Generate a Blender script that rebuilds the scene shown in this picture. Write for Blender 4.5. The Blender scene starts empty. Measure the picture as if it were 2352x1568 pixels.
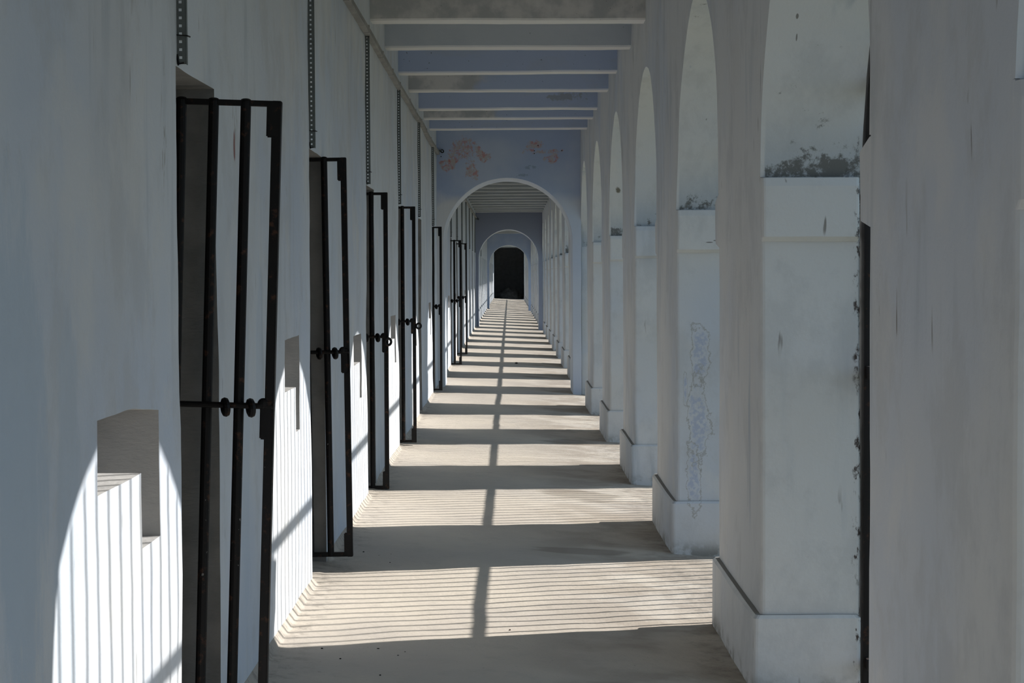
import bpy, bmesh, math, random
from mathutils import Vector, Matrix, Euler, noise

# ---------------------------------------------------------------- camera, sky, sun, exposure
scene = bpy.context.scene
F_PX, CAM_H = 4000.0, 1.5
cam_data = bpy.data.cameras.new("camera")
cam_data.sensor_width = 36.0
cam_data.lens = 36.0 * F_PX / 2352.0
cam_data.clip_end = 400
cam = bpy.data.objects.new("camera", cam_data)
scene.collection.objects.link(cam)
PITCH, YAW, ROLL = math.atan(154 / F_PX), -6 / F_PX, -0.005
cam.matrix_world = (Matrix.Translation((0, 0, CAM_H)) @ Matrix.Rotation(YAW, 4, 'Z')
                    @ Matrix.Rotation(math.pi / 2 - PITCH, 4, 'X') @ Matrix.Rotation(ROLL, 4, 'Z'))
scene.camera = cam

world = bpy.data.worlds.new("sky")
scene.world = world
world.use_nodes = True
bg = world.node_tree.nodes["Background"]
bg.inputs[0].default_value = (0.54, 0.76, 1.0, 1)
bg.inputs[1].default_value = 1.08

SUN_DIR = Vector((1.0, 0.54, 0.775))
sd = bpy.data.lights.new("sun", 'SUN')
sd.energy = 7.5
sd.angle = math.radians(0.53)
sd.color = (1.0, 0.955, 0.89)
sun = bpy.data.objects.new("sun", sd)
sun.rotation_euler = SUN_DIR.to_track_quat('Z', 'Y').to_euler()
scene.collection.objects.link(sun)

vs = scene.view_settings
scene.display_settings.display_device = 'sRGB'
vs.view_transform = 'Standard'
vs.look = 'None'
vs.gamma = 1.0
vs.use_curve_mapping = False
vs.exposure = 0.0
scene.cycles.max_bounces = 10
scene.cycles.diffuse_bounces = 8
scene.cycles.use_denoising = True

random.seed(7)
C = scene.collection

# ---------------------------------------------------------------- layout numbers (metres)
XL, XR, XO = -0.945, 0.945, 1.325        # left wall face, pier face, pier outer face
P = 3.295                                # bay spacing
PIER0, PIER_L = 3.26, 1.315              # first pier near face, pier length
JAMB0, DOOR_W, DOOR_H = 4.97, 0.65, 2.095
SPRING = CAM_H + 0.36
CEIL, BEAM_Z = 3.62, CAM_H + 1.74
WALLS = [22.95, 49.35, 75.75]            # cross walls
WALL_T = 0.98
Y_START, Y_END = -5.3, 108.5
PIERS = [k for k in range(-3, 32)]
XW = -1.56                               # back of left wall


def zf(x):
    return -0.034 - 0.0623 * x


# ---------------------------------------------------------------- helpers
def wob(p, a=1.0):
    v = noise.noise_vector(p * 0.9) * 0.007
    v += noise.noise_vector(p * 3.1) * 0.0035
    v += noise.noise_vector(p * 11.0) * 0.0013
    return v * a


def wob_s(p, a=1.0):
    """same, dying out at the springing line so pier and wall meet flush"""
    return wob(p, a * min(1.0, abs(p.z - SPRING) / 0.3))


def link(name, bm, mat, parent=None, smooth=False, mats=None):
    me = bpy.data.meshes.new(name)
    bm.normal_update()
    bm.to_mesh(me)
    bm.free()
    for m in (mats or [mat]):
        me.materials.append(m)
    if smooth:
        for p in me.polygons:
            p.use_smooth = True
    o = bpy.data.objects.new(name, me)
    C.objects.link(o)
    if parent:
        o.parent = parent
    return o


def struct(name, bm, mat, smooth=False, mats=None):
    o = link(name, bm, mat, None, smooth, mats)
    o["kind"] = "structure"
    return o


def tag(o, label, cat, group=None):
    o["label"] = label
    o["category"] = cat
    o["kind"] = "thing"
    if group:
        o["group"] = group
    return o


def empty(name, loc, label, cat, group=None):
    o = bpy.data.objects.new(name, None)
    o.location = loc
    o.empty_display_size = 0.2
    C.objects.link(o)
    return tag(o, label, cat, group)


def copy_tree(o, parent=None):
    c = o.copy()
    C.objects.link(c)
    if parent:
        c.parent = parent
    for ch in list(o.children):
        copy_tree(ch, c)
    return c


def box(bm, lo, hi, bevel=0.0):
    r = bmesh.ops.create_cube(bm, size=1.0)
    vs_ = r['verts']
    lo, hi = Vector(lo), Vector(hi)
    for v in vs_:
        v.co = Vector(((lo[i] + hi[i]) / 2 + v.co[i] * (hi[i] - lo[i])) for i in range(3))
    if bevel:
        es = list({e for v in vs_ for e in v.link_edges})
        bmesh.ops.bevel(bm, geom=es, offset=bevel, segments=2, affect='EDGES', clamp_overlap=True)


def tube(bm, a, b, r, seg=12):
    a, b = Vector(a), Vector(b)
    d = b - a
    m = Matrix.Translation((a + b) / 2) @ d.to_track_quat('Z', 'Y').to_matrix().to_4x4()
    bmesh.ops.create_cone(bm, cap_ends=True, segments=seg, radius1=r, radius2=r, depth=d.length, matrix=m)


def torus(bm, c, axis, R, r, n=20, k=8, sx=1.0, sy=1.0):
    m = Matrix.Translation(c) @ Vector(axis).to_track_quat('Z', 'Y').to_matrix().to_4x4()
    rings = []
    for i in range(n):
        t = 2 * math.pi * i / n
        ring = []
        for j in range(k):
            u = 2 * math.pi * j / k
            ring.append(bm.verts.new(m @ Vector(((R + r * math.cos(u)) * math.cos(t) * sx,
                                                 (R + r * math.cos(u)) * math.sin(t) * sy, r * math.sin(u)))))
        rings.append(ring)
    for i in range(n):
        for j in range(k):
            bm.faces.new((rings[i][j], rings[(i + 1) % n][j], rings[(i + 1) % n][(j + 1) % k], rings[i][(j + 1) % k]))


def lines(spans, marks):
    """sorted lattice lines: spans = [(a, b, step)], marks = values that must be lines"""
    s = set()
    for a, b, st in spans:
        n = max(1, round((b - a) / st))
        for i in range(n + 1):
            s.add(round(a + (b - a) * i / n, 4))
    marks = [round(m, 4) for m in marks]
    out = set(marks)
    for v in s:
        if all(abs(v - m) > 0.012 for m in marks):
            out.add(v)
    return sorted(out)


# ---------------------------------------------------------------- materials
def new_mat(name, rough=0.9):
    m = bpy.data.materials.new(name)
    m.use_nodes = True
    nt = m.node_tree
    b = nt.nodes["Principled BSDF"]
    b.inputs["Roughness"].default_value = rough
    b.inputs["Specular IOR Level"].default_value = 0.25
    return m, nt, b


class N:
    def __init__(s, nt):
        s.nt = nt
        s.geo = nt.nodes.new("ShaderNodeNewGeometry")
        s.pos = s.geo.outputs["Position"]

    def scaled(s, sc, off=(0, 0, 0)):
        n = s.nt.nodes.new("ShaderNodeMapping")
        n.inputs["Scale"].default_value = sc
        n.inputs["Location"].default_value = off
        s.nt.links.new(s.pos, n.inputs["Vector"])
        return n.outputs[0]

    def noise(s, scale, sc=(1, 1, 1), off=(0, 0, 0), detail=4, rough=0.55, dist=0.0):
        n = s.nt.nodes.new("ShaderNodeTexNoise")
        n.inputs["Scale"].default_value = scale
        n.inputs["Detail"].default_value = detail
        n.inputs["Roughness"].default_value = rough
        n.inputs["Distortion"].default_value = dist
        s.nt.links.new(s.scaled(sc, off), n.inputs["Vector"])
        return n.outputs[0]

    def ramp(s, v, a, b, lo=0.0, hi=1.0):
        n = s.nt.nodes.new("ShaderNodeMapRange")
        n.interpolation_type = 'SMOOTHSTEP'
        for i, x in enumerate((a, b, lo, hi)):
            n.inputs[i + 1].default_value = x
        s.nt.links.new(v, n.inputs[0])
        return n.outputs[0]

    def math(s, op, a, b=None, c=None):
        n = s.nt.nodes.new("ShaderNodeMath")
        n.operation = op
        for i, x in enumerate((a, b, c)):
            if x is None:
                continue
            if isinstance(x, (int, float)):
                n.inputs[i].default_value = x
            else:
                s.nt.links.new(x, n.inputs[i])
        return n.outputs[0]

    def mix(s, f, a, b):
        n = s.nt.nodes.new("ShaderNodeMix")
        n.data_type = 'RGBA'
        if isinstance(f, (int, float)):
            n.inputs[0].default_value = f
        else:
            s.nt.links.new(f, n.inputs[0])
        for i, x in ((6, a), (7, b)):
            if isinstance(x, tuple):
                n.inputs[i].default_value = (*x, 1)
            else:
                s.nt.links.new(x, n.inputs[i])
        return n.outputs[2]

    def xyz(s, which="Position"):
        n = s.nt.nodes.new("ShaderNodeSeparateXYZ")
        s.nt.links.new(s.geo.outputs[which], n.inputs[0])
        return n.outputs

    def bump(s, bsdf, parts, strength=0.5):
        prev = None
        for h, dist in parts:
            n = s.nt.nodes.new("ShaderNodeBump")
            n.inputs["Strength"].default_value = strength
            n.inputs["Distance"].default_value = dist
            s.nt.links.new(h, n.inputs["Height"])
            if prev:
                s.nt.links.new(prev, n.inputs["Normal"])
            prev = n.outputs[0]
        s.nt.links.new(prev, bsdf.inputs["Normal"])

    def blob(s, center, radii, noise_out, amp=0.9, a=0.9, b=1.15):
        """noisy ellipsoid stain: 1 inside, 0 outside"""
        n = s.nt.nodes.new("ShaderNodeMapping")
        n.vector_type = 'TEXTURE'
        n.inputs["Location"].default_value = center
        n.inputs["Scale"].default_value = radii
        s.nt.links.new(s.pos, n.inputs["Vector"])
        l = s.nt.nodes.new("ShaderNodeVectorMath")
        l.operation = 'LENGTH'
        s.nt.links.new(n.outputs[0], l.inputs[0])
        d = s.math('ADD', l.outputs["Value"], s.math('MULTIPLY', s.math('SUBTRACT', noise_out, 0.5), amp * 2))
        return s.ramp(d, a, b, 1.0, 0.0)


def whitewash(name, base=(0.63, 0.645, 0.66), blue=(0.50, 0.565, 0.67), warm=(0.58, 0.575, 0.565), extra=None,
              blue_amt=0.6, streak_amt=0.35, nick_amt=0.8):
    m, nt, b = new_mat(name)
    g = N(nt)
    big = g.noise(0.7, off=(3, 1, 5), detail=3)
    col = g.mix(g.math('MULTIPLY', g.ramp(big, 0.42, 0.66), blue_amt), base, blue)
    pat = g.noise(1.3, sc=(1, 1, 0.6), off=(9, 4, 2), detail=5)
    col = g.mix(g.math('MULTIPLY', g.ramp(pat, 0.5, 0.68), 0.45), col, warm)
    st = g.noise(9.0, sc=(1, 1, 0.10), detail=4, off=(1, 7, 3))
    gate = g.noise(0.9, sc=(1, 1, 0.7), off=(13, 2, 8), detail=2)
    f = g.math('MULTIPLY', g.math('MULTIPLY', g.ramp(st, 0.52, 0.72), g.ramp(gate, 0.45, 0.62)), streak_amt * 2)
    col = g.mix(f, col, (0.40, 0.45, 0.50))
    mt = g.noise(3.2, sc=(1, 1, 0.7), detail=8, rough=0.68, off=(11, 3, 6))
    col = g.mix(g.math('MULTIPLY', g.ramp(mt, 0.48, 0.62), 0.38), col, (0.47, 0.485, 0.50))
    mt2 = g.noise(2.1, sc=(1, 1, 0.8), detail=6, rough=0.6, off=(1, 13, 6))
    col = g.mix(g.math('MULTIPLY', g.ramp(mt2, 0.52, 0.66), 0.45), col, (0.68, 0.68, 0.67))
    nk = g.noise(26.0, sc=(1, 1, 0.16), detail=2, off=(5, 5, 5))
    gate2 = g.noise(1.7, off=(2, 12, 4), detail=2)
    f = g.math('MULTIPLY', g.math('MULTIPLY', g.ramp(nk, 0.70, 0.76), g.ramp(gate2, 0.50, 0.6)), nick_amt)
    col = g.mix(f, col, (0.17, 0.155, 0.14))
    if extra:
        col = extra(g, col)
    nt.links.new(col, b.inputs["Base Color"])
    g.bump(b, [(g.noise(9, detail=4), 0.006), (g.noise(60, detail=3), 0.0016)], 0.6)
    return m


def right_extra(g, col):
    x, y, z = g.xyz()
    _, ny, nz = g.xyz("True Normal")
    n1 = g.noise(9, detail=6, rough=0.65, off=(2, 3, 1))
    n2 = g.noise(1.1, off=(0, 5, 0), detail=1)
    face = g.ramp(x, 0.955, 0.965)                                   # not on the corridor face
    # grime, and bluish ledge shade put into the colour, where each arch springs
    h = g.ramp(z, SPRING, SPRING + 0.17, 1.0, 0.0)
    above = g.ramp(z, SPRING - 0.005, SPRING + 0.002)
    d = g.math('MULTIPLY', g.math('MULTIPLY', g.math('MULTIPLY', h, above), face), 1.15)
    bl = g.math('MULTIPLY', g.math('MULTIPLY', g.ramp(z, SPRING + .02, SPRING + 0.30, 1.0, 0.0), above), face)
    col = g.mix(g.math('MULTIPLY', bl, 0.5), col, (0.30, 0.37, 0.44))
    gn = g.noise(16, detail=7, rough=0.75, off=(2, 3, 1))
    gg = g.noise(3.2, detail=2, off=(7, 3, 2))
    v = g.math('ADD', g.math('MULTIPLY', gn, 1.15), g.math('ADD', g.math('MULTIPLY', d, 0.22), g.math('MULTIPLY', gg, 0.45)))
    f = g.ramp(v, 0.98, 1.12)
    f = g.math('MULTIPLY', f, g.math('MULTIPLY', face, above))
    col = g.mix(g.math('MULTIPLY', f, 0.85), col, (0.11, 0.11, 0.10))
    # dust lying on ledges
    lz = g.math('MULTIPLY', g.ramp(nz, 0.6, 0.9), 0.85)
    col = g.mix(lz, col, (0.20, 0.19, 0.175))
    # mould and rust running down the outer edge by the grilles
    e = g.ramp(x, XO - 0.06, XO - 0.005)
    n3 = g.noise(30, sc=(1, 1, 0.5), detail=6, rough=0.7, off=(6, 1, 1))
    f = g.math('MULTIPLY', g.math('MULTIPLY', g.ramp(g.math('ADD', n3, g.math('MULTIPLY', e, 0.14)), 0.64, 0.74), g.ramp(e, 0.3, 0.8)), g.ramp(g.noise(1.3, off=(0, 0, 4), detail=2), 0.42, 0.55))
    col = g.mix(f, col, (0.07, 0.055, 0.05))
    # plinth feet: splashed dirt
    f = g.math('MULTIPLY', g.ramp(z, -0.10, 0.0, 1.0, 0.0), g.ramp(n1, 0.45, 0.6))
    col = g.mix(g.math('MULTIPLY', f, 0.8), col, (0.22, 0.21, 0.18))
    # flaking patches with dark outlines on the second pier
    nn = g.noise(7, detail=6, rough=0.7, off=(4, 4, 4))
    sp = g.noise(38, detail=4, rough=0.7, off=(1, 4, 4))
    onp = g.math('MULTIPLY', g.ramp(y, 9.5, 9.6), g.ramp(y, 10.2, 10.1))
    for c, r in (((1.075, 9.84, 0.66), (0.06, 0.3, 0.24)), ((1.04, 9.84, 0.36), (0.038, 0.3, 0.17)),
                 ((1.08, 9.84, 1.05), (0.05, 0.3, 0.16)), ((0.995, 9.84, 0.85), (0.012, .3, .1))):
        edge = g.blob(c, r, nn, 1.5, 1.0, 1.10)
        inner = g.blob(c, r, nn, 1.5, 0.90, 1.0)
        core = g.blob(c, r, nn, 1.5, 0.50, 0.80)
        line = g.math('MULTIPLY', g.math('SUBTRACT', edge, inner), onp)
        col = g.mix(g.math('MULTIPLY', line, 0.75), col, (0.33, 0.33, 0.32))
        cf = g.math('MULTIPLY', g.math('MULTIPLY', core, onp), g.ramp(sp, 0.40, 0.55))
        col = g.mix(g.math('MULTIPLY', cf, 0.8), col, (0.40, 0.46, 0.60))
    # crack across its impost, nail marks on the first pier's arch
    for c, r in (((1.13, 9.82, 1.675), (0.022, .3, .0035)), ((1.165, 9.82, 1.685), (.016, .3, .004)), ((1.055, 6.45, 2.36), (.003, .3, .014)), ((1.05, 6.45, 2.43), (.007, .3, .012))):
        f = g.blob(c, r, nn, 0.5, 0.8, 1.05)
        col = g.mix(g.math('MULTIPLY', f, 0.8), col, (0.13, 0.12, 0.11))
    f = g.blob((0.99, 9.84, 2.62), (0.015, 0.4, 0.02), n1, 0.2, 0.8, 1.0)
    col = g.mix(g.math('MULTIPLY', f, 0.6), col, (0.32, 0.36, 0.5))
    # yellow-green mould on far piers
    for c, r in (((1.03, 16.4, 2.28), (0.03, .3, .035)), ((1.03, 26.3, 2.30), (0.06, .3, .25)), ((1.05, 29.6, 2.5), (.05, .3, .4))):
        f = g.blob(c, r, nn, 1.5, 0.6, 1.0)
        col = g.mix(g.math('MULTIPLY', f, 0.85), col, (0.12, 0.10, 0.06))
    return col


def left_extra(g, col):
    n1 = g.noise(7, sc=(1, 1, 0.35), detail=6, rough=0.65, off=(2, 3, 1))
    for c, r, a in (((XL, 3.35, 1.15), (0.3, 0.22, 0.45), 0.75), ((XL, 3.7, 0.95), (0.3, 0.12, 0.4), 0.5),
                    ((XL, 6.6, 1.2), (.3, .10, .3), .4), ((XL, 6.2, 0.9), (.3, .12, .5), .35)):
        f = g.math('MULTIPLY', g.blob(c, r, n1, 1.3, 0.7, 1.2), a)
        col = g.mix(f, col, (0.46, 0.54, 0.63))
    # worn arris by the first door, scratches and a red smear on the lit strip between bars
    n2 = g.noise(40, sc=(1, 1, 0.2), detail=4, rough=0.7, off=(8, 3, 1))
    for c, r in (((XL, 4.80, 1.90), (0.2, 0.06, 0.30)), ((XL, 6.05, 2.05), (0.2, 0.10, 0.12)), ((XL, 4.4, 2.3), (.2, .1, .2))):
        f = g.math('MULTIPLY', g.blob(c, r, n2, 1.0, 0.5, 1.1), g.ramp(n2, 0.52, 0.62))
        col = g.mix(g.math('MULTIPLY', f, 0.8), col, (0.22, 0.20, 0.17))
    f = g.blob((XL, 6.03, 1.95), (0.2, 0.022, 0.055), n2, 0.9, 0.7, 1.1)
    col = g.mix(g.math('MULTIPLY', f, 0.8), col, (0.22, 0.07, 0.06))
    # grey soil splashed along the foot of the wall beside each doorway
    x, y, z = g.xyz()
    ph = g.math('MODULO', g.math('SUBTRACT', y, JAMB0 - P), P)
    gate = g.math('MULTIPLY', g.ramp(ph, 0.55, 0.62), g.ramp(ph, 0.95, 1.15, 1.0, 0.0))
    f = g.math('MULTIPLY', g.ramp(g.math('ADD', z, g.math('MULTIPLY', n1, -0.35)), -0.18, -0.02, 1.0, 0.0), gate)
    col = g.mix(g.math('MULTIPLY', f, 0.75), col, (0.36, 0.38, 0.37))
    return col


M_left = whitewash("whitewash_left", extra=left_extra, base=(0.60, 0.635, 0.68), warm=(0.56, 0.565, 0.57), blue_amt=0.8, streak_amt=0.30, nick_amt=0.6)
M_right = whitewash("whitewash_arcade", extra=right_extra, blue_amt=0.55, streak_amt=0.48, base=(0.63, 0.64, 0.645))
M_shell = whitewash("whitewash_outer", blue_amt=0.3)


def mat_blue():
    m, nt, b = new_mat("blue_wash")
    g = N(nt)
    x, y, z = g.xyz()
    col = g.mix(g.ramp(g.noise(1.6, detail=4), 0.35, 0.7), (0.35, 0.43, 0.60), (0.43, 0.50, 0.63))
    col = g.mix(g.math('MULTIPLY', g.ramp(y, 40, 41), g.ramp(y, 60, 59)), col, (0.25, 0.28, 0.36))  # second cross wall coloured darker for the dimmer light around it
    # the lower left of the first cross wall is whiter
    n = g.noise(3, detail=4)
    low = g.math('MULTIPLY', g.ramp(g.math('ADD', z, g.math('MULTIPLY', n, 0.3)), 2.55, 2.75, 1.0, 0.0), g.ramp(y, 40, 39))
    lf = g.ramp(x, -0.2, 0.5, 0.95, 0.45)
    col = g.mix(g.math('MULTIPLY', low, lf), col, (0.64, 0.65, 0.65))
    pn = g.noise(6, detail=7, rough=0.72, off=(1, 2, 3))
    pf = g.noise(30, detail=5, rough=0.7, off=(3, 7, 3))
    red = g.noise(20, detail=4, off=(7, 7, 7))
    for wy in WALLS[:1]:
        for c, r in (((-0.60, wy, 3.12), (0.22, 0.3, 0.14)), ((-0.50, wy, 2.90), (0.10, 0.3, 0.16)), ((-0.36, wy, 3.05), (0.10, .3, .07)),
                     ((-.80, wy, 2.93), (.12, .3, .12)), ((0.45, wy, 3.10), (0.24, 0.3, 0.045)), ((0.58, wy, 3.03), (0.13, 0.3, 0.07)), ((0.38, wy, 3.2), (.12, .3, .06))):
            f = g.math('MULTIPLY', g.blob(c, r, pn, 2.4, 0.7, 0.95), g.ramp(pf, 0.38, 0.50))
            col = g.mix(g.math('MULTIPLY', f, 0.8), col, g.mix(g.ramp(red, 0.48, 0.6), (0.42, 0.37, 0.36), (0.44, 0.20, 0.17)))
        for c, r in (((0.255, wy, 2.90), (0.04, .3, .03)), ((0.335, wy, 2.905), (.03, .3, .02)), ((0.18, wy, 2.80), (.08, .3, .02))):
            f = g.blob(c, r, pf, 2.0, 0.6, 1.0)
            col = g.mix(g.math('MULTIPLY', f, 0.6), col, (0.20, 0.27, 0.36))
        for c in ((-0.885, 3.05), (0.34, 3.12), (0.34, 3.085), (0.70, 3.12), (0.39, 3.19)):
            f = g.blob((c[0], wy, c[1]), (0.008, .3, .008), pn, 0.1, 0.8, 1.0)
            col = g.mix(f, col, (0.03, 0.03, 0.03))
    nt.links.new(col, b.inputs["Base Color"])
    g.bump(b, [(g.noise(9), 0.005), (pn, 0.003)], 0.6)
    return m


def mat_beam():
    m, nt, b = new_mat("beam_wash")
    g = N(nt)
    x, y, z = g.xyz()
    nx, ny, nz = g.xyz("True Normal")
    by = g.noise(0.55, sc=(0.25, 1, 1), off=(0, 3, 0), detail=2)
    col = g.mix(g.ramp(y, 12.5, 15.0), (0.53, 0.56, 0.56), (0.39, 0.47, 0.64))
    col = g.mix(g.ramp(y, 24.0, 26.0), col, (0.36, 0.39, 0.40))  # dimmer light past the first arch put into the beam colour
    n = g.noise(2.2, sc=(0.7, 1, 1.3), detail=6, rough=0.6)
    col = g.mix(g.math('MULTIPLY', g.ramp(n, 0.50, 0.62), 0.35), col, (0.40, 0.45, 0.52))
    pn = g.noise(4, detail=5, rough=0.6, off=(3, 3, 3))
    for c, r in (((-0.65, 16.5, 3.35), (0.42, 0.4, 0.30)), ((-0.6, 19.45, 3.35), (0.5, 0.3, 0.3)), ((0.2, 12.0, 3.4), (1.3, .4, .4))):
        f = g.blob(c, r, pn, 0.35, 0.85, 1.1)
        col = g.mix(g.math('MULTIPLY', f, 0.9), col, g.mix(g.ramp(pn, 0.4, 0.6), (0.60, 0.59, 0.57), (0.40, 0.41, 0.41)))
    f = g.blob((0.60, 18.4, 3.36), (0.2, .3, .05), g.noise(14, detail=5, rough=0.7), 2.0, 0.6, 1.0)
    col = g.mix(g.math('MULTIPLY', f, 0.7), col, (0.28, 0.30, 0.31))
    sp = g.noise(45, detail=1)
    col = g.mix(g.math('MULTIPLY', g.ramp(sp, 0.76, 0.79), 0.8), col, (0.08, 0.08, 0.08))
    # undersides: floor bounce light put into the colour, dimmed past the first arch
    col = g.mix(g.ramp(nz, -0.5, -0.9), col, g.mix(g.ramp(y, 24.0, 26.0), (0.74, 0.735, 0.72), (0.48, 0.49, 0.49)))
    nt.links.new(col, b.inputs["Base Color"])
    g.bump(b, [(g.noise(10), 0.005)], 0.6)
    return m


def mat_cement(name, c1, c2, bump=0.004):
    m, nt, b = new_mat(name)
    g = N(nt)
    col = g.mix(g.ramp(g.noise(5, detail=6), 0.35, 0.65), c1, c2)
    nt.links.new(col, b.inputs["Base Color"])
    g.bump(b, [(g.noise(8), bump), (g.noise(45, sc=(1, 1, 2.5), detail=5), 0.004)], 0.8)
    return m


def mat_floor():
    m, nt, b = new_mat("floor_cement", 0.75)
    g = N(nt)
    x, y, z = g.xyz()
    col = g.mix(g.ramp(g.noise(1.0, sc=(1, 1, 1), detail=4), 0.35, 0.65), (0.50, 0.45, 0.385), (0.43, 0.39, 0.345))
    col = g.mix(g.math('MULTIPLY', g.ramp(g.noise(7, detail=6, rough=0.7), 0.5, 0.7), 0.35), col, (0.36, 0.33, 0.29))
    # dark damp stains near the piers
    n = g.noise(2.5, sc=(0.8, 1, 1), detail=5)
    n2 = g.noise(6, sc=(0.5, 1.2, 1), detail=6, off=(4, 4, 0))
    f = g.math('MULTIPLY', g.ramp(x, -0.15, 0.75), g.ramp(n, 0.40, 0.58))
    col = g.mix(g.math('MULTIPLY', f, 0.55), col, (0.23, 0.185, 0.145))
    for c, r in (((0.40, 9.75, 0), (0.33, 0.14, 1)), ((0.50, 12.3, 0), (0.30, 0.35, 1)), ((.55, 16.2, 0), (.25, .3, 1)), ((.4, 26.4, 0), (.2, .3, 1)),
                 ((0.5, 6.2, 0), (0.5, 0.35, 1))):
        f = g.blob(c, r, n2, 0.9, 0.7, 1.1)
        col = g.mix(g.math('MULTIPLY', f, 0.5), col, (0.16, 0.13, 0.10))
    # dirt along both edges
    ed = g.math('ADD', g.ramp(x, 0.70, 0.90), g.ramp(x, XL + 0.22, XL + 0.03))
    f = g.math('MULTIPLY', ed, g.ramp(g.noise(14, detail=6, rough=0.75), 0.46, 0.62))
    col = g.mix(g.math('MULTIPLY', f, 0.45), col, (0.16, 0.14, 0.12))
    sp = g.noise(70, detail=2)
    col = g.mix(g.math('MULTIPLY', g.ramp(sp, 0.72, 0.77), 0.6), col, (0.14, 0.12, 0.1))
    nt.links.new(col, b.inputs["Base Color"])
    g.bump(b, [(g.noise(13, sc=(1, 1, 1), detail=4), 0.006), (g.noise(60, detail=4), 0.0035)], 0.7)
    return m


def mat_iron(name, c, rust=(0.10, 0.05, 0.03), metal=0.3, rough=0.55, chips=0.6):
    m, nt, b = new_mat(name, rough)
    b.inputs["Metallic"].default_value = metal
    g = N(nt)
    x, y, z = g.xyz()
    n = g.noise(25, detail=5, rough=0.65)
    col = g.mix(g.math('MULTIPLY', g.ramp(n, 0.56, 0.70), 0.7), c, rust)
    ch = g.noise(60, detail=3, off=(5, 5, 5))
    band = g.math('MULTIPLY', g.ramp(z, 0.5, 0.6), g.ramp(z, 0.85, 0.95, 1.0, 0.0))
    col = g.mix(g.math('MULTIPLY', g.ramp(ch, 0.68, 0.72), g.math('MULTIPLY', band, chips)), col, (0.45, 0.45, 0.45))
    nt.links.new(col, b.inputs["Base Color"])
    g.bump(b, [(n, 0.0012)], 0.5)
    return m


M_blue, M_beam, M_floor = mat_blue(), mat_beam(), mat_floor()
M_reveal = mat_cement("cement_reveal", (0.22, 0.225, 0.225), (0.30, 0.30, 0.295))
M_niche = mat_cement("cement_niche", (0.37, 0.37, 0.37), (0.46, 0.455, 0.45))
M_dark = mat_cement("dark_plaster", (0.44, 0.46, 0.47), (0.52, 0.54, 0.55))
M_ground = mat_cement("courtyard_grass", (0.13, 0.14, 0.09), (0.10, 0.12, 0.07), 0.03)
M_iron = mat_iron("black_iron", (0.012, 0.012, 0.013))
M_grille = mat_iron("grille_iron", (0.02, 0.018, 0.018), chips=0.0)
M_steel = mat_iron("painted_steel", (0.13, 0.15, 0.15), rust=(0.09, 0.08, 0.07), metal=0.2)
M_pvc = mat_cement("trunking_plastic", (0.34, 0.335, 0.32), (0.26, 0.26, 0.25), 0.001)

# ---------------------------------------------------------------- lattice lines along the corridor
doors = [JAMB0 + P * j for j in range(-3, 31)]
doors = [d for d in doors if not any(w - 0.8 < d < w + WALL_T - 0.1 for w in WALLS) and d < 106]
niche_over = {4.97: (-0.99, -0.52, -0.30, 1.165, 0.995, 0.80), 8.27: (-0.96, -0.60, -0.46, 1.235, 1.01, 0.81),
              11.56: (-1.02, -0.56, -0.42, 1.13, 0.95, 0.72)}


def niche(d):
    for k, v in niche_over.items():
        if abs(k - d) < 0.05:
            a, m_, b, zt, zm, zb = v
            return d + a, d + m_, d + b, zt, zm, zb
    return d - 1.0, d - 0.56, d - 0.42, 1.17, 0.98, 0.78


YSPANS = [(Y_START, 2.4, 0.4), (2.4, 12.0, 0.045), (12.0, 24.0, 0.09), (24.0, Y_END, 0.3)]


# ---------------------------------------------------------------- floor
def build_floor():
    ys = lines(YSPANS, [])
    xs = lines([(XW, XL, 0.15), (XL, XL + 0.07, 0.01), (XL + 0.07, 1.45, 0.05)], [XL])
    bm = bmesh.new()
    grid = []
    for y in ys:
        row = []
        for x in xs:
            z = zf(x)
            p = Vector((x, y, 0))
            z += noise.noise(p * 0.8) * 0.008 + noise.noise(p * 3.0) * 0.0045 + noise.noise(p * 9.0) * 0.0016
            d = x - XL
            if d < 0.032:
                q = (y - JAMB0) % P
                k = 0.1 if q < DOOR_W + 0.05 else 1.0
                z += k * (0.032 - math.sqrt(max(0, 0.032 ** 2 - (0.032 - max(d, 0)) ** 2)))
            row.append(bm.verts.new((x, y, z)))
        grid.append(row)
    for j in range(len(ys) - 1):
        for i in range(len(xs) - 1):
            bm.faces.new((grid[j][i], grid[j][i + 1], grid[j + 1][i + 1], grid[j + 1][i]))
    # slab edge
    box(bm, (1.40, Y_START, -0.6), (1.46, Y_END, -0.16))
    struct("floor", bm, M_floor, smooth=True)


build_floor()


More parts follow.
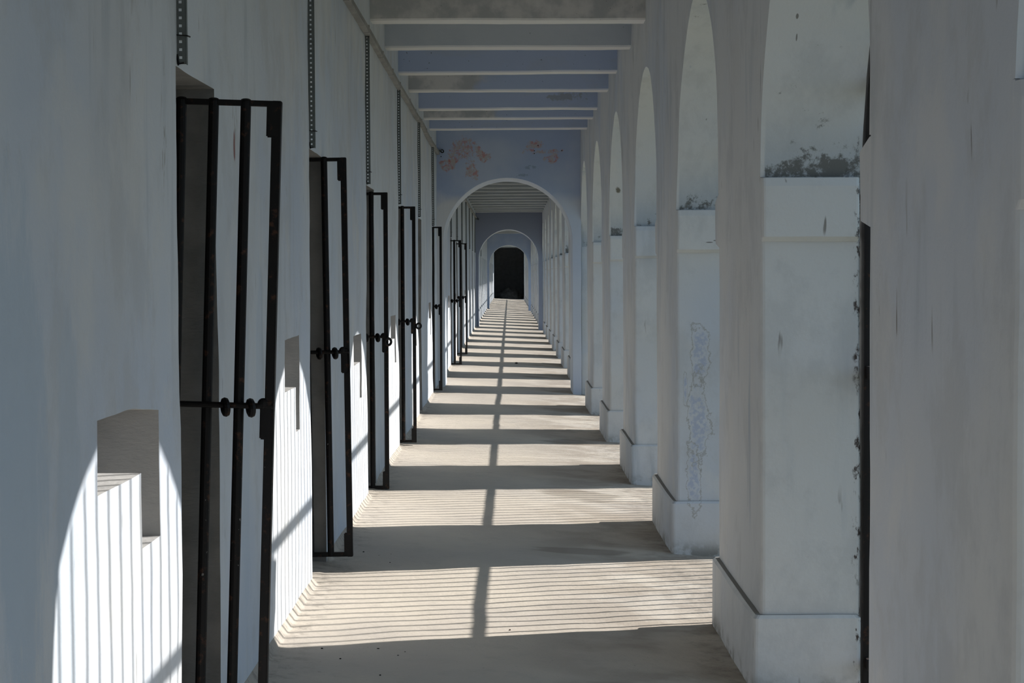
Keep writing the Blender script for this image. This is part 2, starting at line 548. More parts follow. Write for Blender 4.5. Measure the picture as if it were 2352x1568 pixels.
# ---------------------------------------------------------------- left wall with doorways and latch niches
def build_left():
    holes = []          # (y0, y1, z0, z1, depth, mat)
    ymarks, zmarks = [], [DOOR_H]
    for d in doors:
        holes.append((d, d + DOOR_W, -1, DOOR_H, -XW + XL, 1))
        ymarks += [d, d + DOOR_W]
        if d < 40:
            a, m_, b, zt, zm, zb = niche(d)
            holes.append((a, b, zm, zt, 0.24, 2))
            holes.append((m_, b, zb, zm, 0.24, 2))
            ymarks += [a, m_, b]
            zmarks += [zt, zm, zb]
    zspan = [(-0.12, 3.7, 0.07)]
    ys, zs = lines(YSPANS, ymarks), lines(zspan, zmarks)
    rz = [round(z, 4) for z in zs]

    def hole_at(y, z):
        for h in holes:
            if h[0] < y < h[1] and h[2] < z < h[3]:
                return h
        return None
    bm = bmesh.new()
    cache = {}

    def V(x, y, z):
        k = (round(x, 4), round(y, 4), round(z, 4))
        if k not in cache:
            p = Vector((x, y, z))
            w = wob(p, 1.0 if y < 60 else 0.5)
            if abs(z - 1.165) < 1e-3 and 3.9 < y < 4.8:
                w.z += 0.024 - 0.05 * max(0, (y - 4.1) / 0.57)
            cache[k] = bm.verts.new(p + w)
        return cache[k]

    def quad(pts, mi=0):
        vs_ = [V(*p) for p in pts]
        try:
            f = bm.faces.new(vs_)
            f.material_index = mi
        except ValueError:
            pass
    hm = {}
    for j in range(len(ys) - 1):
        yc = (ys[j] + ys[j + 1]) / 2
        for i in range(len(zs) - 1):
            hm[j, i] = hole_at(yc, (zs[i] + zs[i + 1]) / 2)
    for j in range(len(ys) - 1):
        for i in range(len(zs) - 1):
            h = hm[j, i]
            y0, y1, z0, z1 = ys[j], ys[j + 1], zs[i], zs[i + 1]
            if h is None:
                quad(((XL, y0, z0), (XL, y1, z0), (XL, y1, z1), (XL, y0, z1)))
                continue
            dep, mi = h[4], h[5]
            n = 4
            xs = [XL - dep * t / n for t in range(n + 1)]
            for t in range(n):
                xa, xb = xs[t], xs[t + 1]
                if hm.get((j - 1, i)) is None:
                    quad(((xa, y0, z0), (xa, y0, z1), (xb, y0, z1), (xb, y0, z0)), mi)
                if hm.get((j + 1, i)) is None:
                    quad(((xa, y1, z0), (xb, y1, z0), (xb, y1, z1), (xa, y1, z1)), mi)
                if i > 0 and hm.get((j, i - 1)) is None:
                    quad(((xa, y0, z0), (xb, y0, z0), (xb, y1, z0), (xa, y1, z0)), mi)
                if hm.get((j, i + 1)) is None:
                    quad(((xa, y0, z1), (xa, y1, z1), (xb, y1, z1), (xb, y0, z1)), mi)
            if mi == 2:
                quad(((xs[-1], y0, z0), (xs[-1], y1, z0), (xs[-1], y1, z1), (xs[-1], y0, z1)), mi)
    # rear skin of the wall, pierced at the doorways, so that no light leaks in
    edges = [Y_START] + [v for d in doors for v in (d, d + DOOR_W)] + [Y_END]
    for a, b in zip(edges[0::2], edges[1::2]):
        bm.faces.new([bm.verts.new(p) for p in ((XW, a, -.2), (XW, a, 3.7), (XW, b, 3.7), (XW, b, -.2))]).material_index = 1
    for d in doors:
        bm.faces.new([bm.verts.new(p) for p in ((XW, d, DOOR_H), (XW, d, 3.7), (XW, d + DOOR_W, 3.7), (XW, d + DOOR_W, DOOR_H))]).material_index = 1
        box(bm, (XW + 0.02, d - 0.01, -0.1), (XL - 0.10, d + DOOR_W + 0.01, 0.085), 0.01)
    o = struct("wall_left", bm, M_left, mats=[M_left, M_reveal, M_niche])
    return o


build_left()

# cells behind the doors: dark rooms
bm = bmesh.new()
for quad in (((-4.2, Y_START, -.2), (-4.2, Y_END, -.2), (-4.2, Y_END, 3.7), (-4.2, Y_START, 3.7)),
             ((-4.2, Y_START, 0.05), (XW, Y_START, 0.05), (XW, Y_END, 0.05), (-4.2, Y_END, 0.05)),
             ((-4.2, Y_START, 3.69), (XW, Y_START, 3.69), (XW, Y_END, 3.69), (-4.2, Y_END, 3.69)),
             ((-4.2, Y_START, -.2), (XW, Y_START, -.2), (XW, Y_START, 3.7), (-4.2, Y_START, 3.7)),
             ((-4.2, Y_END, -.2), (XW, Y_END, -.2), (XW, Y_END, 3.7), (-4.2, Y_END, 3.7))):
    bm.faces.new([bm.verts.new(p) for p in quad])
for d in doors:
    box(bm, (-4.2, d - 1.4, 0.0), (XW - 0.001, d - 1.2, 3.69))
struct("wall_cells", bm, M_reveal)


# ---------------------------------------------------------------- right wall: spandrels above the piers
def build_right():
    bm = bmesh.new()
    cache = {}

    def V(x, y, z):
        k = (round(x, 4), round(y, 4), round(z, 4))
        if k not in cache:
            p = Vector((x, y, z))
            cache[k] = bm.verts.new(p + wob_s(p))
        return cache[k]

    def q(*pts):
        try:
            bm.faces.new([V(*p) for p in pts])
        except ValueError:
            pass
    top = 3.7
    NT = 8
    xs = [XR + (XO - XR) * i / 4 for i in range(5)]
    for k in PIERS[:-1]:
        a = PIER0 + P * k
        b = a + PIER_L                     # pier a..b, opening b..c
        c = a + P
        ys = [a + (b - a) * i / 8 for i in range(9)]
        zs = [SPRING + (top - SPRING) * i / 20 for i in range(21)]
        for x in (XR, XO) if k > -3 else ():
            for i in range(8):
                for j in range(20):
                    q((x, ys[i], zs[j]), (x, ys[i + 1], zs[j]), (x, ys[i + 1], zs[j + 1]), (x, ys[i], zs[j + 1]))
        R = (c - b) / 2
        m = (b + c) / 2 - 0.03
        n = 36
        arc = []
        for i in range(n + 1):
            t = math.pi * i / n
            yy = (b + c) / 2 - math.cos(t) * R - 0.08 * math.sin(t)
            arc.append((yy, SPRING + math.sin(t) * R * 1.07))
        for i in range(n):
            (y0, z0), (y1, z1) = arc[i], arc[i + 1]
            for x in (XR, XO):
                for j in range(NT):
                    f0, f1 = j / NT, (j + 1) / NT
                    q((x, y0, z0 + (top - z0) * f0), (x, y1, z1 + (top - z1) * f0),
                      (x, y1, z1 + (top - z1) * f1), (x, y0, z0 + (top - z0) * f1))
            for j in range(4):
                q((xs[j], y0, z0), (xs[j + 1], y0, z0), (xs[j + 1], y1, z1), (xs[j], y1, z1))
    struct("wall_right", bm, M_right)


build_right()


# ---------------------------------------------------------------- piers
def rounded_block(x0, x1, y0, y1, prof, r=0.018, seg=3, step=0.09, seed=0):
    """vertical block; prof = [(z, grow_x, grow_y), ...]; soft vertical corners and slightly uneven faces"""
    bm = bmesh.new()
    ring = []

    def outline(gx, gy):
        gn, gf = gy if isinstance(gy, tuple) else (gy, gy)
        ax, bx, ay, by = x0 - gx, x1 + gx, y0 - gn, y1 + gf
        pts = []
        for cx, cy, t0 in ((bx - r, by - r, 0), (ax + r, by - r, 90), (ax + r, ay + r, 180), (bx - r, ay + r, 270)):
            for s in range(seg + 1):
                t = math.radians(t0 + 90 * s / seg)
                pts.append((cx + r * math.cos(t), cy + r * math.sin(t)))
        out = []
        for i, p in enumerate(pts):
            q_ = pts[(i + 1) % len(pts)]
            L = math.dist(p, q_)
            n = 8 if L > 0.2 else 1
            for s in range(n):
                out.append((p[0] + (q_[0] - p[0]) * s / n, p[1] + (q_[1] - p[1]) * s / n))
        return out
    levels = [prof[0]]
    for a, b in zip(prof, prof[1:]):
        n = max(1, int(round((b[0] - a[0]) / step)))
        for s in range(1, n + 1):
            t = s / n
            levels.append((a[0] + (b[0] - a[0]) * t, a[1] + (b[1] - a[1]) * t,
                           tuple(p_ + (q_ - p_) * t for p_, q_ in zip(a[2], b[2])) if isinstance(a[2], tuple) else a[2] + (b[2] - a[2]) * t))
    for z, gx, gy in levels:
        pts = outline(gx, gy)
        ring.append([bm.verts.new(Vector((x, y, z)) + wob_s(Vector((x, y + seed, z)), 0.8)) for x, y in pts])
    n = len(ring[0])
    for a, b in zip(ring, ring[1:]):
        for i in range(n):
            bm.faces.new((a[i], a[(i + 1) % n], b[(i + 1) % n], b[i]))
    bm.faces.new(ring[-1])
    bm.faces.new(list(reversed(ring[0])))
    return bm


ORD = ["first", "second", "third", "fourth", "fifth", "sixth", "seventh", "eighth", "ninth", "tenth", "eleventh", "twelfth",
       "thirteenth", "fourteenth", "fifteenth", "sixteenth", "seventeenth", "eighteenth", "nineteenth", "twentieth"]


def ordinal(i):
    if i < len(ORD):
        return ORD[i]
    n = i + 1
    tens = {2: "twenty", 3: "thirty", 4: "forty", 5: "fifty", 6: "sixty"}[n // 10]
    return f"{tens}-{ORD[n % 10 - 1]}" if n % 10 else {3: "thirtieth", 4: "fortieth", 5: "fiftieth", 6: "sixtieth"}[n // 10]


def make_pier(seed):
    root = empty("arcade_pier", (0, 0, 0), "whitewashed pier", "pier", "whitewashed piers of the arcade")
    PT = CAM_H - 1.291
    link("shaft", rounded_block(XR, XO, 0, PIER_L, [(PT - 0.02, 0, 0), (SPRING, 0, 0)], seed=seed), M_right, root)
    link("plinth", rounded_block(XR - 0.03 + 0.02, XO - 0.02, 0 + 0.005, PIER_L - 0.005,
                                 [(-0.25, 0.02, 0.025), (PT - 0.012, 0.02, 0.025), (PT, 0.010, 0.015)], seed=seed + 5), M_right, root)
    za, zb = CAM_H + 0.118, SPRING
    link("impost", rounded_block(XR, XO - 0.01, 0, PIER_L,
                                 [(za, -0.003, (0.006, 0.02)), (za + 0.018, -0.002, (0.03, 0.13)), (zb - 0.035, -0.002, (0.035, 0.15)), (zb - 0.004, -0.002, (0.025, 0.02))],
                                 r=0.014, step=0.06, seed=seed + 9), M_right, root)
    return root


CROSSED = [k for k in PIERS if any(abs(PIER0 + P * k - w) < 0.6 for w in WALLS)]
for n_, k in enumerate(CROSSED):
    bm = rounded_block(XR, XO, 0, PIER_L, [(-0.25, 0, 0), (SPRING, 0, 0)], seed=3)
    bmesh.ops.translate(bm, verts=bm.verts, vec=(0, PIER0 + P * k, 0))
    struct(f"wall_right_{n_ + 1}", bm, M_right)
protos = [make_pier(s) for s in (0, 31, 67)]
used = [False] * 3
PIER_LABELS = {
    0: "whitewashed pier filling the edge of the frame, blue streaks down its broad face",
    1: "whitewashed pier with black grime above its impost and a dirty plinth ledge",
    2: "whitewashed pier with flaking blue-grey patches low on its near face",
    3: "whitewashed pier with a pale blue impost and clean near face, third along the arcade",
    4: "whitewashed pier with rust-brown spot above its impost, fourth along the arcade",
}
for k in [q for q in PIERS if q > -3 and q not in CROSSED]:
    i = k % 3
    if used[i]:
        r = copy_tree(protos[i])
    else:
        r = protos[i]
        used[i] = True
    r.location = (0, PIER0 + P * k, 0)
    if k < 0:
        r["label"] = f"whitewashed arcade pier beyond the edge of the frame, {ordinal(-k - 1)} behind the edge pier"
    elif k in PIER_LABELS:
        r["label"] = PIER_LABELS[k]
    elif PIER0 + P * k < 22:
        r["label"] = f"narrow-looking whitewashed pier before the blue arch wall, {ordinal(k)} pier of the arcade"
    elif PIER0 + P * k < 48:
        r["label"] = f"small whitewashed pier seen through the first arch, {ordinal(k)} pier of the arcade"
    else:
        r["label"] = f"tiny distant whitewashed pier past the second arch wall, {ordinal(k)} pier of the arcade"


# ---------------------------------------------------------------- cross walls with arches
def build_cross(y0, idx):
    bm = bmesh.new()
    cache = {}
    R, cx, sp = 0.85, -0.012, CAM_H + 0.42
    ya, yb = y0, y0 + WALL_T
    x0, x1, top = XL - 0.004, XR + 0.004, 3.7

    def V(x, y, z):
        k = (round(x, 4), round(y, 4), round(z, 4))
        if k not in cache:
            p = Vector((x, y, z))
            cache[k] = bm.verts.new(p + wob(p, 0.8))
        return cache[k]

    def q(mi, *pts):
        f = bm.faces.new([V(*p) for p in pts])
        f.material_index = mi
    n = 40
    arc = [(cx - R, -0.2 + (sp + 0.2) * i / 16) for i in range(16)]
    arc += [(cx - R * math.cos(math.pi * i / n), sp + R * math.sin(math.pi * i / n)) for i in range(n + 1)]
    arc += [(cx + R, sp - (sp + 0.2) * (i + 1) / 16) for i in range(16)]
    outer = []
    for i, (x, z) in enumerate(arc):
        if i < 16:
            outer.append((x0, z))
        elif i > 16 + n:
            outer.append((x1, z))
        else:
            t = (i - 16) / n
            s = t * 4
            if s < 1:
                outer.append((x0, sp + (top - sp) * s))
            elif s < 3:
                outer.append((x0 + (x1 - x0) * (s - 1) / 2, top))
            else:
                outer.append((x1, top + (sp - top) * (s - 3)))
    for i in range(len(arc) - 1):
        for y in (ya, yb):
            for j in range(6):
                def L(p, o, f):
                    return (p[0] + (o[0] - p[0]) * f, y, p[1] + (o[1] - p[1]) * f)
                q(0, L(arc[i], outer[i], j / 6), L(arc[i + 1], outer[i + 1], j / 6),
                  L(arc[i + 1], outer[i + 1], (j + 1) / 6), L(arc[i], outer[i], (j + 1) / 6))
        for j in range(6):
            a, b = ya + (yb - ya) * j / 6, ya + (yb - ya) * (j + 1) / 6
            q(1, (arc[i][0], a, arc[i][1]), (arc[i][0], b, arc[i][1]), (arc[i + 1][0], b, arc[i + 1][1]), (arc[i + 1][0], a, arc[i + 1][1]))
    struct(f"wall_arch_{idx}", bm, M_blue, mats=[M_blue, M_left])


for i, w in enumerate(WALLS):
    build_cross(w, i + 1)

# ---------------------------------------------------------------- ceiling, ends, courtyard
bm = bmesh.new()
box(bm, (-4.3, Y_START, CEIL), (XO + 0.35, Y_END + 9, CEIL + 0.35))
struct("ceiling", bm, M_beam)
bm = bmesh.new()
box(bm, (-4.3, Y_START - 0.3, -0.6), (XO, Y_START, CEIL + 0.1))
struct("wall_back", bm, M_shell)
# dark chamber at the far end
ye = Y_END
for nm, lo, hi in (("wall_far_left", (XL - 0.3, ye, -0.2), (XL, ye + 9, CEIL)), ("wall_far_right", (XR, ye, -0.2), (XR + 0.4, ye + 9, CEIL)),
                   ("wall_far", (XL, ye + 8.7, -0.2), (XR, ye + 9, CEIL)), ("floor_far", (XL, ye, -0.3), (XR, ye + 8.7, -0.06)),
                   ("ceiling_far", (XL, ye, 3.2), (XR, ye + 8.7, CEIL))):
    bm = bmesh.new()
    box(bm, lo, hi)
    struct(nm, bm, M_dark)
bm = bmesh.new()
box(bm, (1.46, -60, -0.75), (90, 160, -0.6))
struct("ground", bm, M_ground)

bm = bmesh.new()
bmesh.ops.create_icosphere(bm, subdivisions=4, radius=1.0)
for v in bm.verts:
    p = v.co.copy()
    s = 1 + 0.25 * noise.noise(p * 2.2) + 0.12 * noise.noise(p * 6)
    v.co = Vector((p.x * 0.78 * s, p.y * 0.6 * s, max(-0.02, p.z * 0.62 * s)))
    v.co += Vector((0.02, Y_END + 1.6, -0.05))
tag(link("rubble_heap", bm, mat_cement("dark_heap", (0.03, 0.03, 0.03), (0.06, 0.058, 0.055)), smooth=True),
    "low dark heap barely visible in the black far end of the corridor", "heap")

# ---------------------------------------------------------------- ceiling beams
beam_y = [12.0, 13.42, 15.1, 16.55, 18.4, 19.5, 20.9]
ys_all = [12.0 - 1.5 * i for i in range(12, 0, -1)] + beam_y
y = WALLS[0] + WALL_T + 0.8
while y < Y_END - 1:
    if not any(w - 0.3 < y < w + WALL_T for w in WALLS):
        ys_all.append(y)
    y += 1.5
BL = ["grey stained ceiling beam at the top edge of the frame, pale underside", "grey-green ceiling beam with tiny black specks along its lower edge",
      "smooth blue-grey ceiling beam, third down from the top edge", "blue ceiling beam with a pale bare plaster patch at one end",
      "plain blue ceiling beam with a dark smudge, fifth down from the top edge", "thin blue-grey ceiling beam with a long pale plaster patch, sixth down",
      "blue ceiling beam right in front of the peeling arch wall"]


def beam(y):
    bm = bmesh.new()
    w, h0, h1 = 0.20, BEAM_Z, CEIL + 0.02
    nx = 40
    prof = [(0, h1), (0, h0 + 0.1), (0, h0 + .012), (0.012, h0), (w - 0.012, h0), (w, h0 + .012), (w, h1)]
    rings = []
    for i in range(nx + 1):
        x = XL - 0.03 + (XR - XL + 0.06) * i / nx
        rings.append([bm.verts.new(Vector((x, y + a, z)) + wob(Vector((x, y + a, z)), 1.0)) for a, z in prof])
    for a, b in zip(rings, rings[1:]):
        for j in range(len(prof) - 1):
            bm.faces.new((a[j], b[j], b[j + 1], a[j + 1]))
    return bm


far_i = 0
for y in ys_all:
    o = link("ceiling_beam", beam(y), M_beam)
    if y < 11.9:
        lab = f"pale ceiling beam just above the frame, {ordinal(int(round((12 - y) / 1.5)) - 1)} before the stained grey one"
    elif y < 22:
        lab = BL[beam_y.index(y)]
    else:
        far_i += 1
        lab = f"small dim ceiling beam seen through the first arch, {ordinal(far_i - 1)} past the blue wall" if far_i < 100 else ""
    tag(o, lab, "beam", "ceiling beams across the corridor")

# ---------------------------------------------------------------- iron grilles in the openings
def arch_frame(X, b, c, R):
    """flat iron frame lining the opening on its outer face"""
    bm = bmesh.new()
    pts = [(b + 0.006, -0.14, 0.05)] + [(b + 0.006, SPRING * i / 6, 0.05) for i in range(1, 6)]
    for i in range(33):
        t = math.pi * i / 32
        z = SPRING + math.sin(t) * (R * 1.07 - 0.004)
        pts.append(((b + c) / 2 - math.cos(t) * (R - 0.006) - 0.08 * math.sin(t), z, 0.05 if (i > 20 and z < SPRING + 0.7) else 0.020))
    pts += [(c - 0.008, SPRING * i / 6, 0.05) for i in range(5, 0, -1)] + [(c - 0.008, -0.14, 0.05)]
    m = (b + c) / 2
    rows = []
    for y, z, ex in pts:
        dy = (y - m) * 0.10
        dz = -0.03 if z > SPRING else 0
        rows.append([bm.verts.new(p) for p in ((XO + 0.010, y, z), (XO + ex, y, z), (XO + ex, y + dy, z - dz), (XO + 0.010, y + dy, z - dz))])
    for p, q in zip(rows, rows[1:]):
        for j in range(4):
            bm.faces.new((p[j], q[j], q[(j + 1) % 4], p[(j + 1) % 4]))
    return bm


def grille(k, parts, label):
    b = PIER0 + P * k + PIER_L
    c = PIER0 + P * (k + 1)
    m, R = (b + c) / 2, (c - b) / 2
    X = XO + 0.022
    n = 17
    bars = []
    for i in range(n):
        u = -R + (i + 0.5) * 2 * R / n + random.uniform(-.004, .004)
        uu = min(max((u + 0.06) / R, -0.985), 0.985)
        bars.append((u, SPRING + math.sqrt(1 - uu * uu) * R * 1.07 - 0.01))
    rails = [(0.005, 0.04), (1.125 - 0.024, 0.048), (2.195 - 0.028, 0.056)]

    def rail(bm, z, h):
        rr = R - 0.01 if z < SPRING else math.sqrt(max(0.01, R * R - (z + h - SPRING) ** 2)) - 0.02
        box(bm, (X - 0.006, m - rr, z), (X + 0.006, m + rr, z + h))

    def bar(bm, u, t, seg):
        tube(bm, (X + 0.012, m + u, -0.12), (X + 0.012, m + u, t), 0.0085, seg)
    if parts:
        root = empty("iron_grille", (0, 0, 0), label, "grille", "iron bar grilles closing the arches")
        link("frame", arch_frame(X, b, c, R), M_grille, root)
        for z, h in rails:
            bm = bmesh.new()
            rail(bm, z, h)
            link("rail", bm, M_grille, root)
        for u, t in bars:
            bm = bmesh.new()
            bar(bm, u, t, 8)
            link("bar", bm, M_grille, root)
        return root
    bm = arch_frame(X, b, c, R)
    for z, h in rails:
        rail(bm, z, h)
    for u, t in bars:
        bar(bm, u, t, 6)
    return tag(link("iron_grille", bm, M_grille), label, "grille", "iron bar grilles closing the arches")


for k in PIERS[:-1]:
    if k < -1:
        lab = f"black iron bar grille in an arch beyond the frame, {ordinal(-k - 1)} behind the edge pier"
    elif k == -1:
        lab = "black iron bar grille in the arch just before the pier at the frame's edge"
    elif k == 0:
        lab = "black iron bar grille seen edge-on as a dark slit beside the widest pier"
    else:
        lab = f"black iron bar grille hidden edge-on in the arch after the {ordinal(k)} pier"
    grille(k, 0 <= k <= 1, lab)

# ---------------------------------------------------------------- cell gates
def make_gate():
    """opened gate, local x = 0 at its free edge, panel reaching to -x, z from 0"""
    W, H, BZ = 0.66, 1.98, 1.02
    root = empty("iron_gate", (0, 0, 0), "gate", "gate", "iron cell gates standing open")
    bm = bmesh.new()
    box(bm, (-W, -0.011, H - 0.018), (0, 0.011, H), 0.002)
    link("top_rail", bm, M_iron, root)
    bm = bmesh.new()
    box(bm, (-W, -0.011, 0), (0, 0.011, 0.022), 0.002)
    link("bottom_rail", bm, M_iron, root)
    bm = bmesh.new()
    box(bm, (-0.029, -0.018, 0), (0, 0.018, H), 0.003)
    st = link("stile", bm, M_iron, root)
    bm = bmesh.new()
    box(bm, (-W, -0.016, 0), (-W + 0.03, 0.016, H), 0.003)
    link("stile", bm, M_iron, root)
    for i in range(1, 6):
        bm = bmesh.new()
        x = -0.012 - 0.101 * i
        tube(bm, (x, 0, 0.005), (x, 0, H - 0.004), 0.0165, 12)
        for z in (H, ):
            bmesh.ops.create_uvsphere(bm, u_segments=10, v_segments=6, radius=0.013, matrix=Matrix.Translation((x, 0, z)) @ Matrix.Diagonal((1.3, 1, 0.5, 1)))
        link("bar", bm, M_iron, root)
    bm = bmesh.new()
    tube(bm, (-W, -0.014, BZ), (0.0, -0.014, BZ), 0.0095, 10)
    bolt = link("bolt", bm, M_iron, root)
    for x in (-0.072, -0.152):
        bm = bmesh.new()
        torus(bm, Vector((x, -0.020, BZ - 0.006)), (1, 0.35, 0.1), 0.023, 0.0115, sx=1.2, sy=0.9)
        link("bolt_loop", bm, M_iron, bolt)
    bm = bmesh.new()
    box(bm, (-0.045, -0.020, H - 0.115), (-0.004, -0.004, H - 0.005), 0.004)
    link("corner_plate", bm, M_iron, root)
    bm = bmesh.new()
    box(bm, (-0.043, -0.022, BZ - 0.105), (-0.004, -0.004, BZ + 0.018), 0.004)
    bmesh.ops.create_uvsphere(bm, u_segments=12, v_segments=8, radius=0.02, matrix=Matrix.Translation((-0.033, -0.013, BZ + 0.006)) @ Matrix.Diagonal((1, 0.6, 1, 1)))
    link("latch_plate", bm, M_iron, root)
    bm = bmesh.new()
    box(bm, (-0.043, -0.020, 0.005), (-0.004, -0.004, 0.12), 0.004)
    link("corner_plate", bm, M_iron, root)
    for z in (0.25, H - 0.3):
        bm = bmesh.new()
        tube(bm, (-W + 0.015, 0, z), (-W + 0.015, 0.35, z), 0.011, 8)
        tube(bm, (-W + 0.015, 0, z - 0.03), (-W + 0.015, 0, z + 0.03), 0.022, 10)
        link("hinge", bm, M_iron, root)
    return root


# free-edge x, y, z of bottom, lean (about the y axis, degrees), turn (about z, degrees), height factor
GATES = [(-0.780, 5.50, 0.068, 2.0, 0, 1.0, "tall black iron gate of the first doorway, free edge leaning, cut by the frame bottom"),
         (-0.804, 8.85, 0.066, -0.5, 0, 1.025, "black iron gate of the second doorway with both bolt loops showing"),
         (-0.836, 12.0, 0.022, 0.1, 0, 1.033, "black iron gate of the third doorway with a round loop past its edge"),
         (-0.813, 15.15, 0.040, 0.05, 0, 1.037, "black iron gate of the fourth doorway with a ring hanging past its edge"),
         (-0.838, 21.7, 0.058, 0.1, 0, 1.03, "narrow black iron gate beside the jamb of the first arch"),
         (-0.775, 28.3, 0.04, 0.0, 0, 1.02, "small black iron gate just inside the first arch"),
         (-0.765, 31.7, 0.05, 0.0, 0, 1.02, "small black iron gate behind the one just inside the first arch")]
g0 = make_gate()
for i, (x, y, z, lean, turn, hf, lab) in enumerate(GATES):
    r = g0 if i == 0 else copy_tree(g0)
    r.location = (x, y, z)
    r.rotation_euler = Euler((0, math.radians(lean), math.radians(turn)))
    r.scale = (1, 1, hf)
    r["label"] = lab
# gates 3 and 4 carry a ring at the free edge
for i, (gx, gy, gz, s) in enumerate(((-0.842, 11.96, 1.055, 1.0), (-0.795, 15.11, 1.07, 0.95))):
    bm = bmesh.new()
    torus(bm, Vector((gx + 0.01, gy - 0.03, gz - 0.012)), (0.45, -1, 0.0), 0.023 * s, 0.009, n=22)
    gate_obj = [o for o in C.objects if o.name.startswith("iron_gate") and abs(o.location.y - (12.0, 15.15)[i]) < 0.01][0]
    ring = link("bolt_ring", bm, M_iron)
    ring.parent = gate_obj
    ring.matrix_parent_inverse = (Matrix.Translation(gate_obj.location) @ gate_obj.rotation_euler.to_matrix().to_4x4()
                                  @ Matrix.Diagonal((*gate_obj.scale, 1))).inverted()

# ---------------------------------------------------------------- perforated steel channels above the doors
ZT0, ZT1 = CAM_H + 0.603, CAM_H + 1.585


def channel_bm(holes=True):
    bm = bmesh.new()
    Wc, Dc, pitch, hw = 0.031, 0.022, 0.0225, 0.0078
    z = 0.0
    Ht = ZT1 - ZT0
    a0, a1 = 0.0105, 0.0105 + 0.0085
    n = int(Ht / pitch)
    # perforated flange facing along the corridor
    zs = []
    for i in range(n):
        zz = i * pitch
        zs.append((zz, zz + pitch - hw, False))
        zs.append((zz + pitch - hw, zz + pitch, True))
    zs.append((n * pitch, Ht, False))
    t = 0.0015
    for za, zb, hole in zs:
        if not holes:
            hole = False
        if hole:
            box(bm, (0, 0, za), (a0, t, zb))
            box(bm, (a1, 0, za), (Wc, t, zb))
        else:
            box(bm, (0, 0, za), (Wc, t, zb))
    box(bm, (Wc - t, 0, 0), (Wc, Dc, Ht))          # face parallel to the wall
    return bm


proto = None
for idx, d in enumerate([q_ for q_ in doors if q_ > 3]):
    if d > 60:
        break
    if proto is None:
        root = empty("perforated_channel", (XL - 0.002, d + 0.02, ZT0), "", "cable channel", "perforated steel channels above the cell doors")
        link("channel", channel_bm(), M_steel, root)
        bm = bmesh.new()
        tube(bm, (-0.002, -0.002, 0.083), (0.036, -0.004, 0.080), 0.0018, 6)
        tube(bm, (0.034, -0.004, 0.080), (0.038, 0.02, 0.080), 0.0025, 6)
        link("wire_tie", bm, M_iron, root)
        bm = bmesh.new()
        for q0, q1 in (((0.0, -0.003, 0.03), (0.010, -0.004, 0.0)), ((0.010, -0.004, 0.0), (0.024, -0.002, 0.004)), ((0.006, -0.003, 0.028), (0.008, -0.003, -0.004))):
            tube(bm, q0, q1, 0.0022, 6)
        link("cable_end", bm, M_iron, root)
        proto = root
        r = root
    else:
        r = copy_tree(proto)
        r.location = (XL - 0.002, d + 0.02, ZT0)
    where = "before the blue arch wall" if d < 22 else ("inside the first arch" if d < 49 else "past the second arch")
    r["label"] = f"thin perforated grey steel channel above the {ordinal(idx)} doorway, {where}"

# trunking along the top of the left wall
def trunking(y0, y1, label):
    root = empty("cable_trunking", (XL, y0, CAM_H + 1.595), label, "cable trunking")
    bm = bmesh.new()
    n = 120
    rings = []
    for i in range(n + 1):
        yy = (y1 - y0) * i / n
        s = noise.noise(Vector((0, (y0 + yy) * 0.55, 3.3)))
        dz = s * 0.022
        w = 0.034
        pr = [(0.002, -0.022), (w, -0.022), (w + 0.006, -0.014), (w + 0.006, 0.018), (w, 0.024), (0.002, 0.024)]
        rings.append([bm.verts.new((a, yy, b + dz)) for a, b in pr])
    for a, b in zip(rings, rings[1:]):
        for j in range(6):
            bm.faces.new((a[j], a[(j + 1) % 6], b[(j + 1) % 6], b[j]))
    bm.faces.new(rings[0])
    bm.faces.new(list(reversed(rings[-1])))
    link("duct", bm, M_pvc, root)
    yy = 0.6
    while yy < y1 - y0 - 0.2:
        s = noise.noise(Vector((0, (y0 + yy) * 0.55, 3.3)))
        bm = bmesh.new()
        box(bm, (0.001, yy, -0.026 + s * 0.022), (0.045, yy + 0.022, 0.028 + s * 0.022), 0.003)
        link("joint_clip", bm, M_niche, root)
        yy += random.uniform(0.9, 1.5)
    return root


trunking(2.0, WALLS[0] - 0.01, "pale plastic cable trunking along the top of the wall before the blue arch wall")
trunking(WALLS[0] + WALL_T + 0.01, WALLS[1] - 0.01, "dim cable trunking along the top of the wall beyond the first arch")


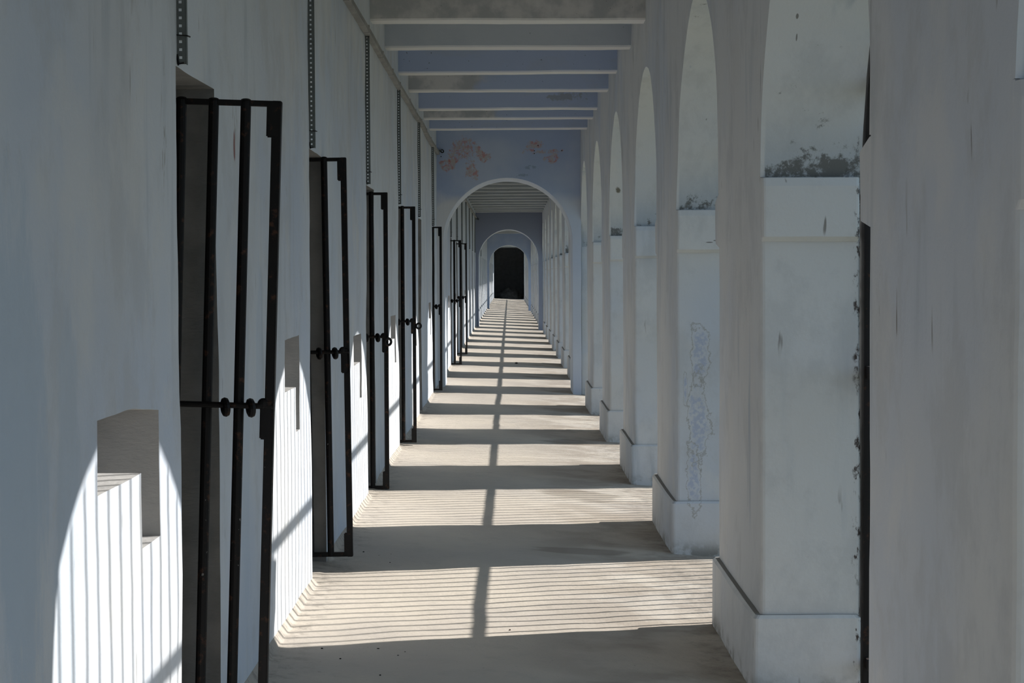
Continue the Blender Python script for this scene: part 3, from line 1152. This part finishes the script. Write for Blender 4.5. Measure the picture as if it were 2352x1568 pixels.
# bracket pipe on the blue walls
def stub(wy, lab, dz=0.0):
    root = empty("pipe_stub", (-0.93, wy, CAM_H + 1.62 + dz), lab, "pipe")
    bm = bmesh.new()
    tube(bm, (-0.03, -0.035, 0), (0.055, -0.035, 0.003), 0.014, 12)
    tube(bm, (0.02, 0.02, 0), (0.02, -0.035, 0), 0.008, 8)
    link("pipe", bm, M_steel, root)
    bm = bmesh.new()
    torus(bm, Vector((0.062, -0.037, -0.002)), (0.35, -1, 0.2), 0.019, 0.0065)
    link("ring_end", bm, M_iron, root)


stub(WALLS[0], "short grey pipe with black ring end on the peeling blue arch wall")
stub(WALLS[1], "tiny dark pipe stub on the second arch wall", -0.05)

# crumbs of plaster and dirt on the floor
def px_floor(px, py):
    """where a sight line meets the sloping floor"""
    mw = cam.matrix_world
    d = mw.to_3x3() @ Vector(((px - 1176) / F_PX, -(py - 784) / F_PX, -1))
    o = mw.translation
    # z = a + b x
    a, b = -0.034, -0.0623
    t = (a + b * o.x - o.z) / (d.z - b * d.x)
    return o + d * t


crumbs = [(739, 1490, "beside the lit stripes near the tall gate"), (869, 1491, "on the shadow edge, the largest crumb"), (930, 1498, "in the shadow past the stripe edge"),
          (914, 1506, "in the shadow below the lit stripes"), (782, 1513, "alone in the shadow toward the tall gate"), (873, 1551, "at the frame bottom"),
          (898, 1262, "in the second shadow band, upper of two"), (898, 1273, "in the second shadow band, middle"), (870, 1276, "in the second shadow band, between others"),
          (835, 1268, "by the second gate's foot"), (896, 1292, "in the second shadow band, lowest"), (1171, 1447, "on a lit stripe past the rail shadow"),
          (1186, 835, "on the far lit band, a dark lump")]
for i, (px, py, wh) in enumerate(crumbs):
    p = px_floor(px, py)
    bm = bmesh.new()
    r = 0.0032 + 0.002 * random.random()
    if i == 12:
        r = 0.025
    if i == 1:
        r = 0.006
    bmesh.ops.create_icosphere(bm, subdivisions=2, radius=r)
    for v in bm.verts:
        v.co *= 1 + 0.35 * noise.noise(v.co * 90 + Vector((i, 0, 0)))
        v.co.z *= 0.6
    o = link("plaster_crumb", bm, M_iron)
    o.location = (p.x, p.y, p.z + r * 0.5)
    tag(o, f"tiny dark crumb on the cement floor {wh}", "crumb", "crumbs on the corridor floor")
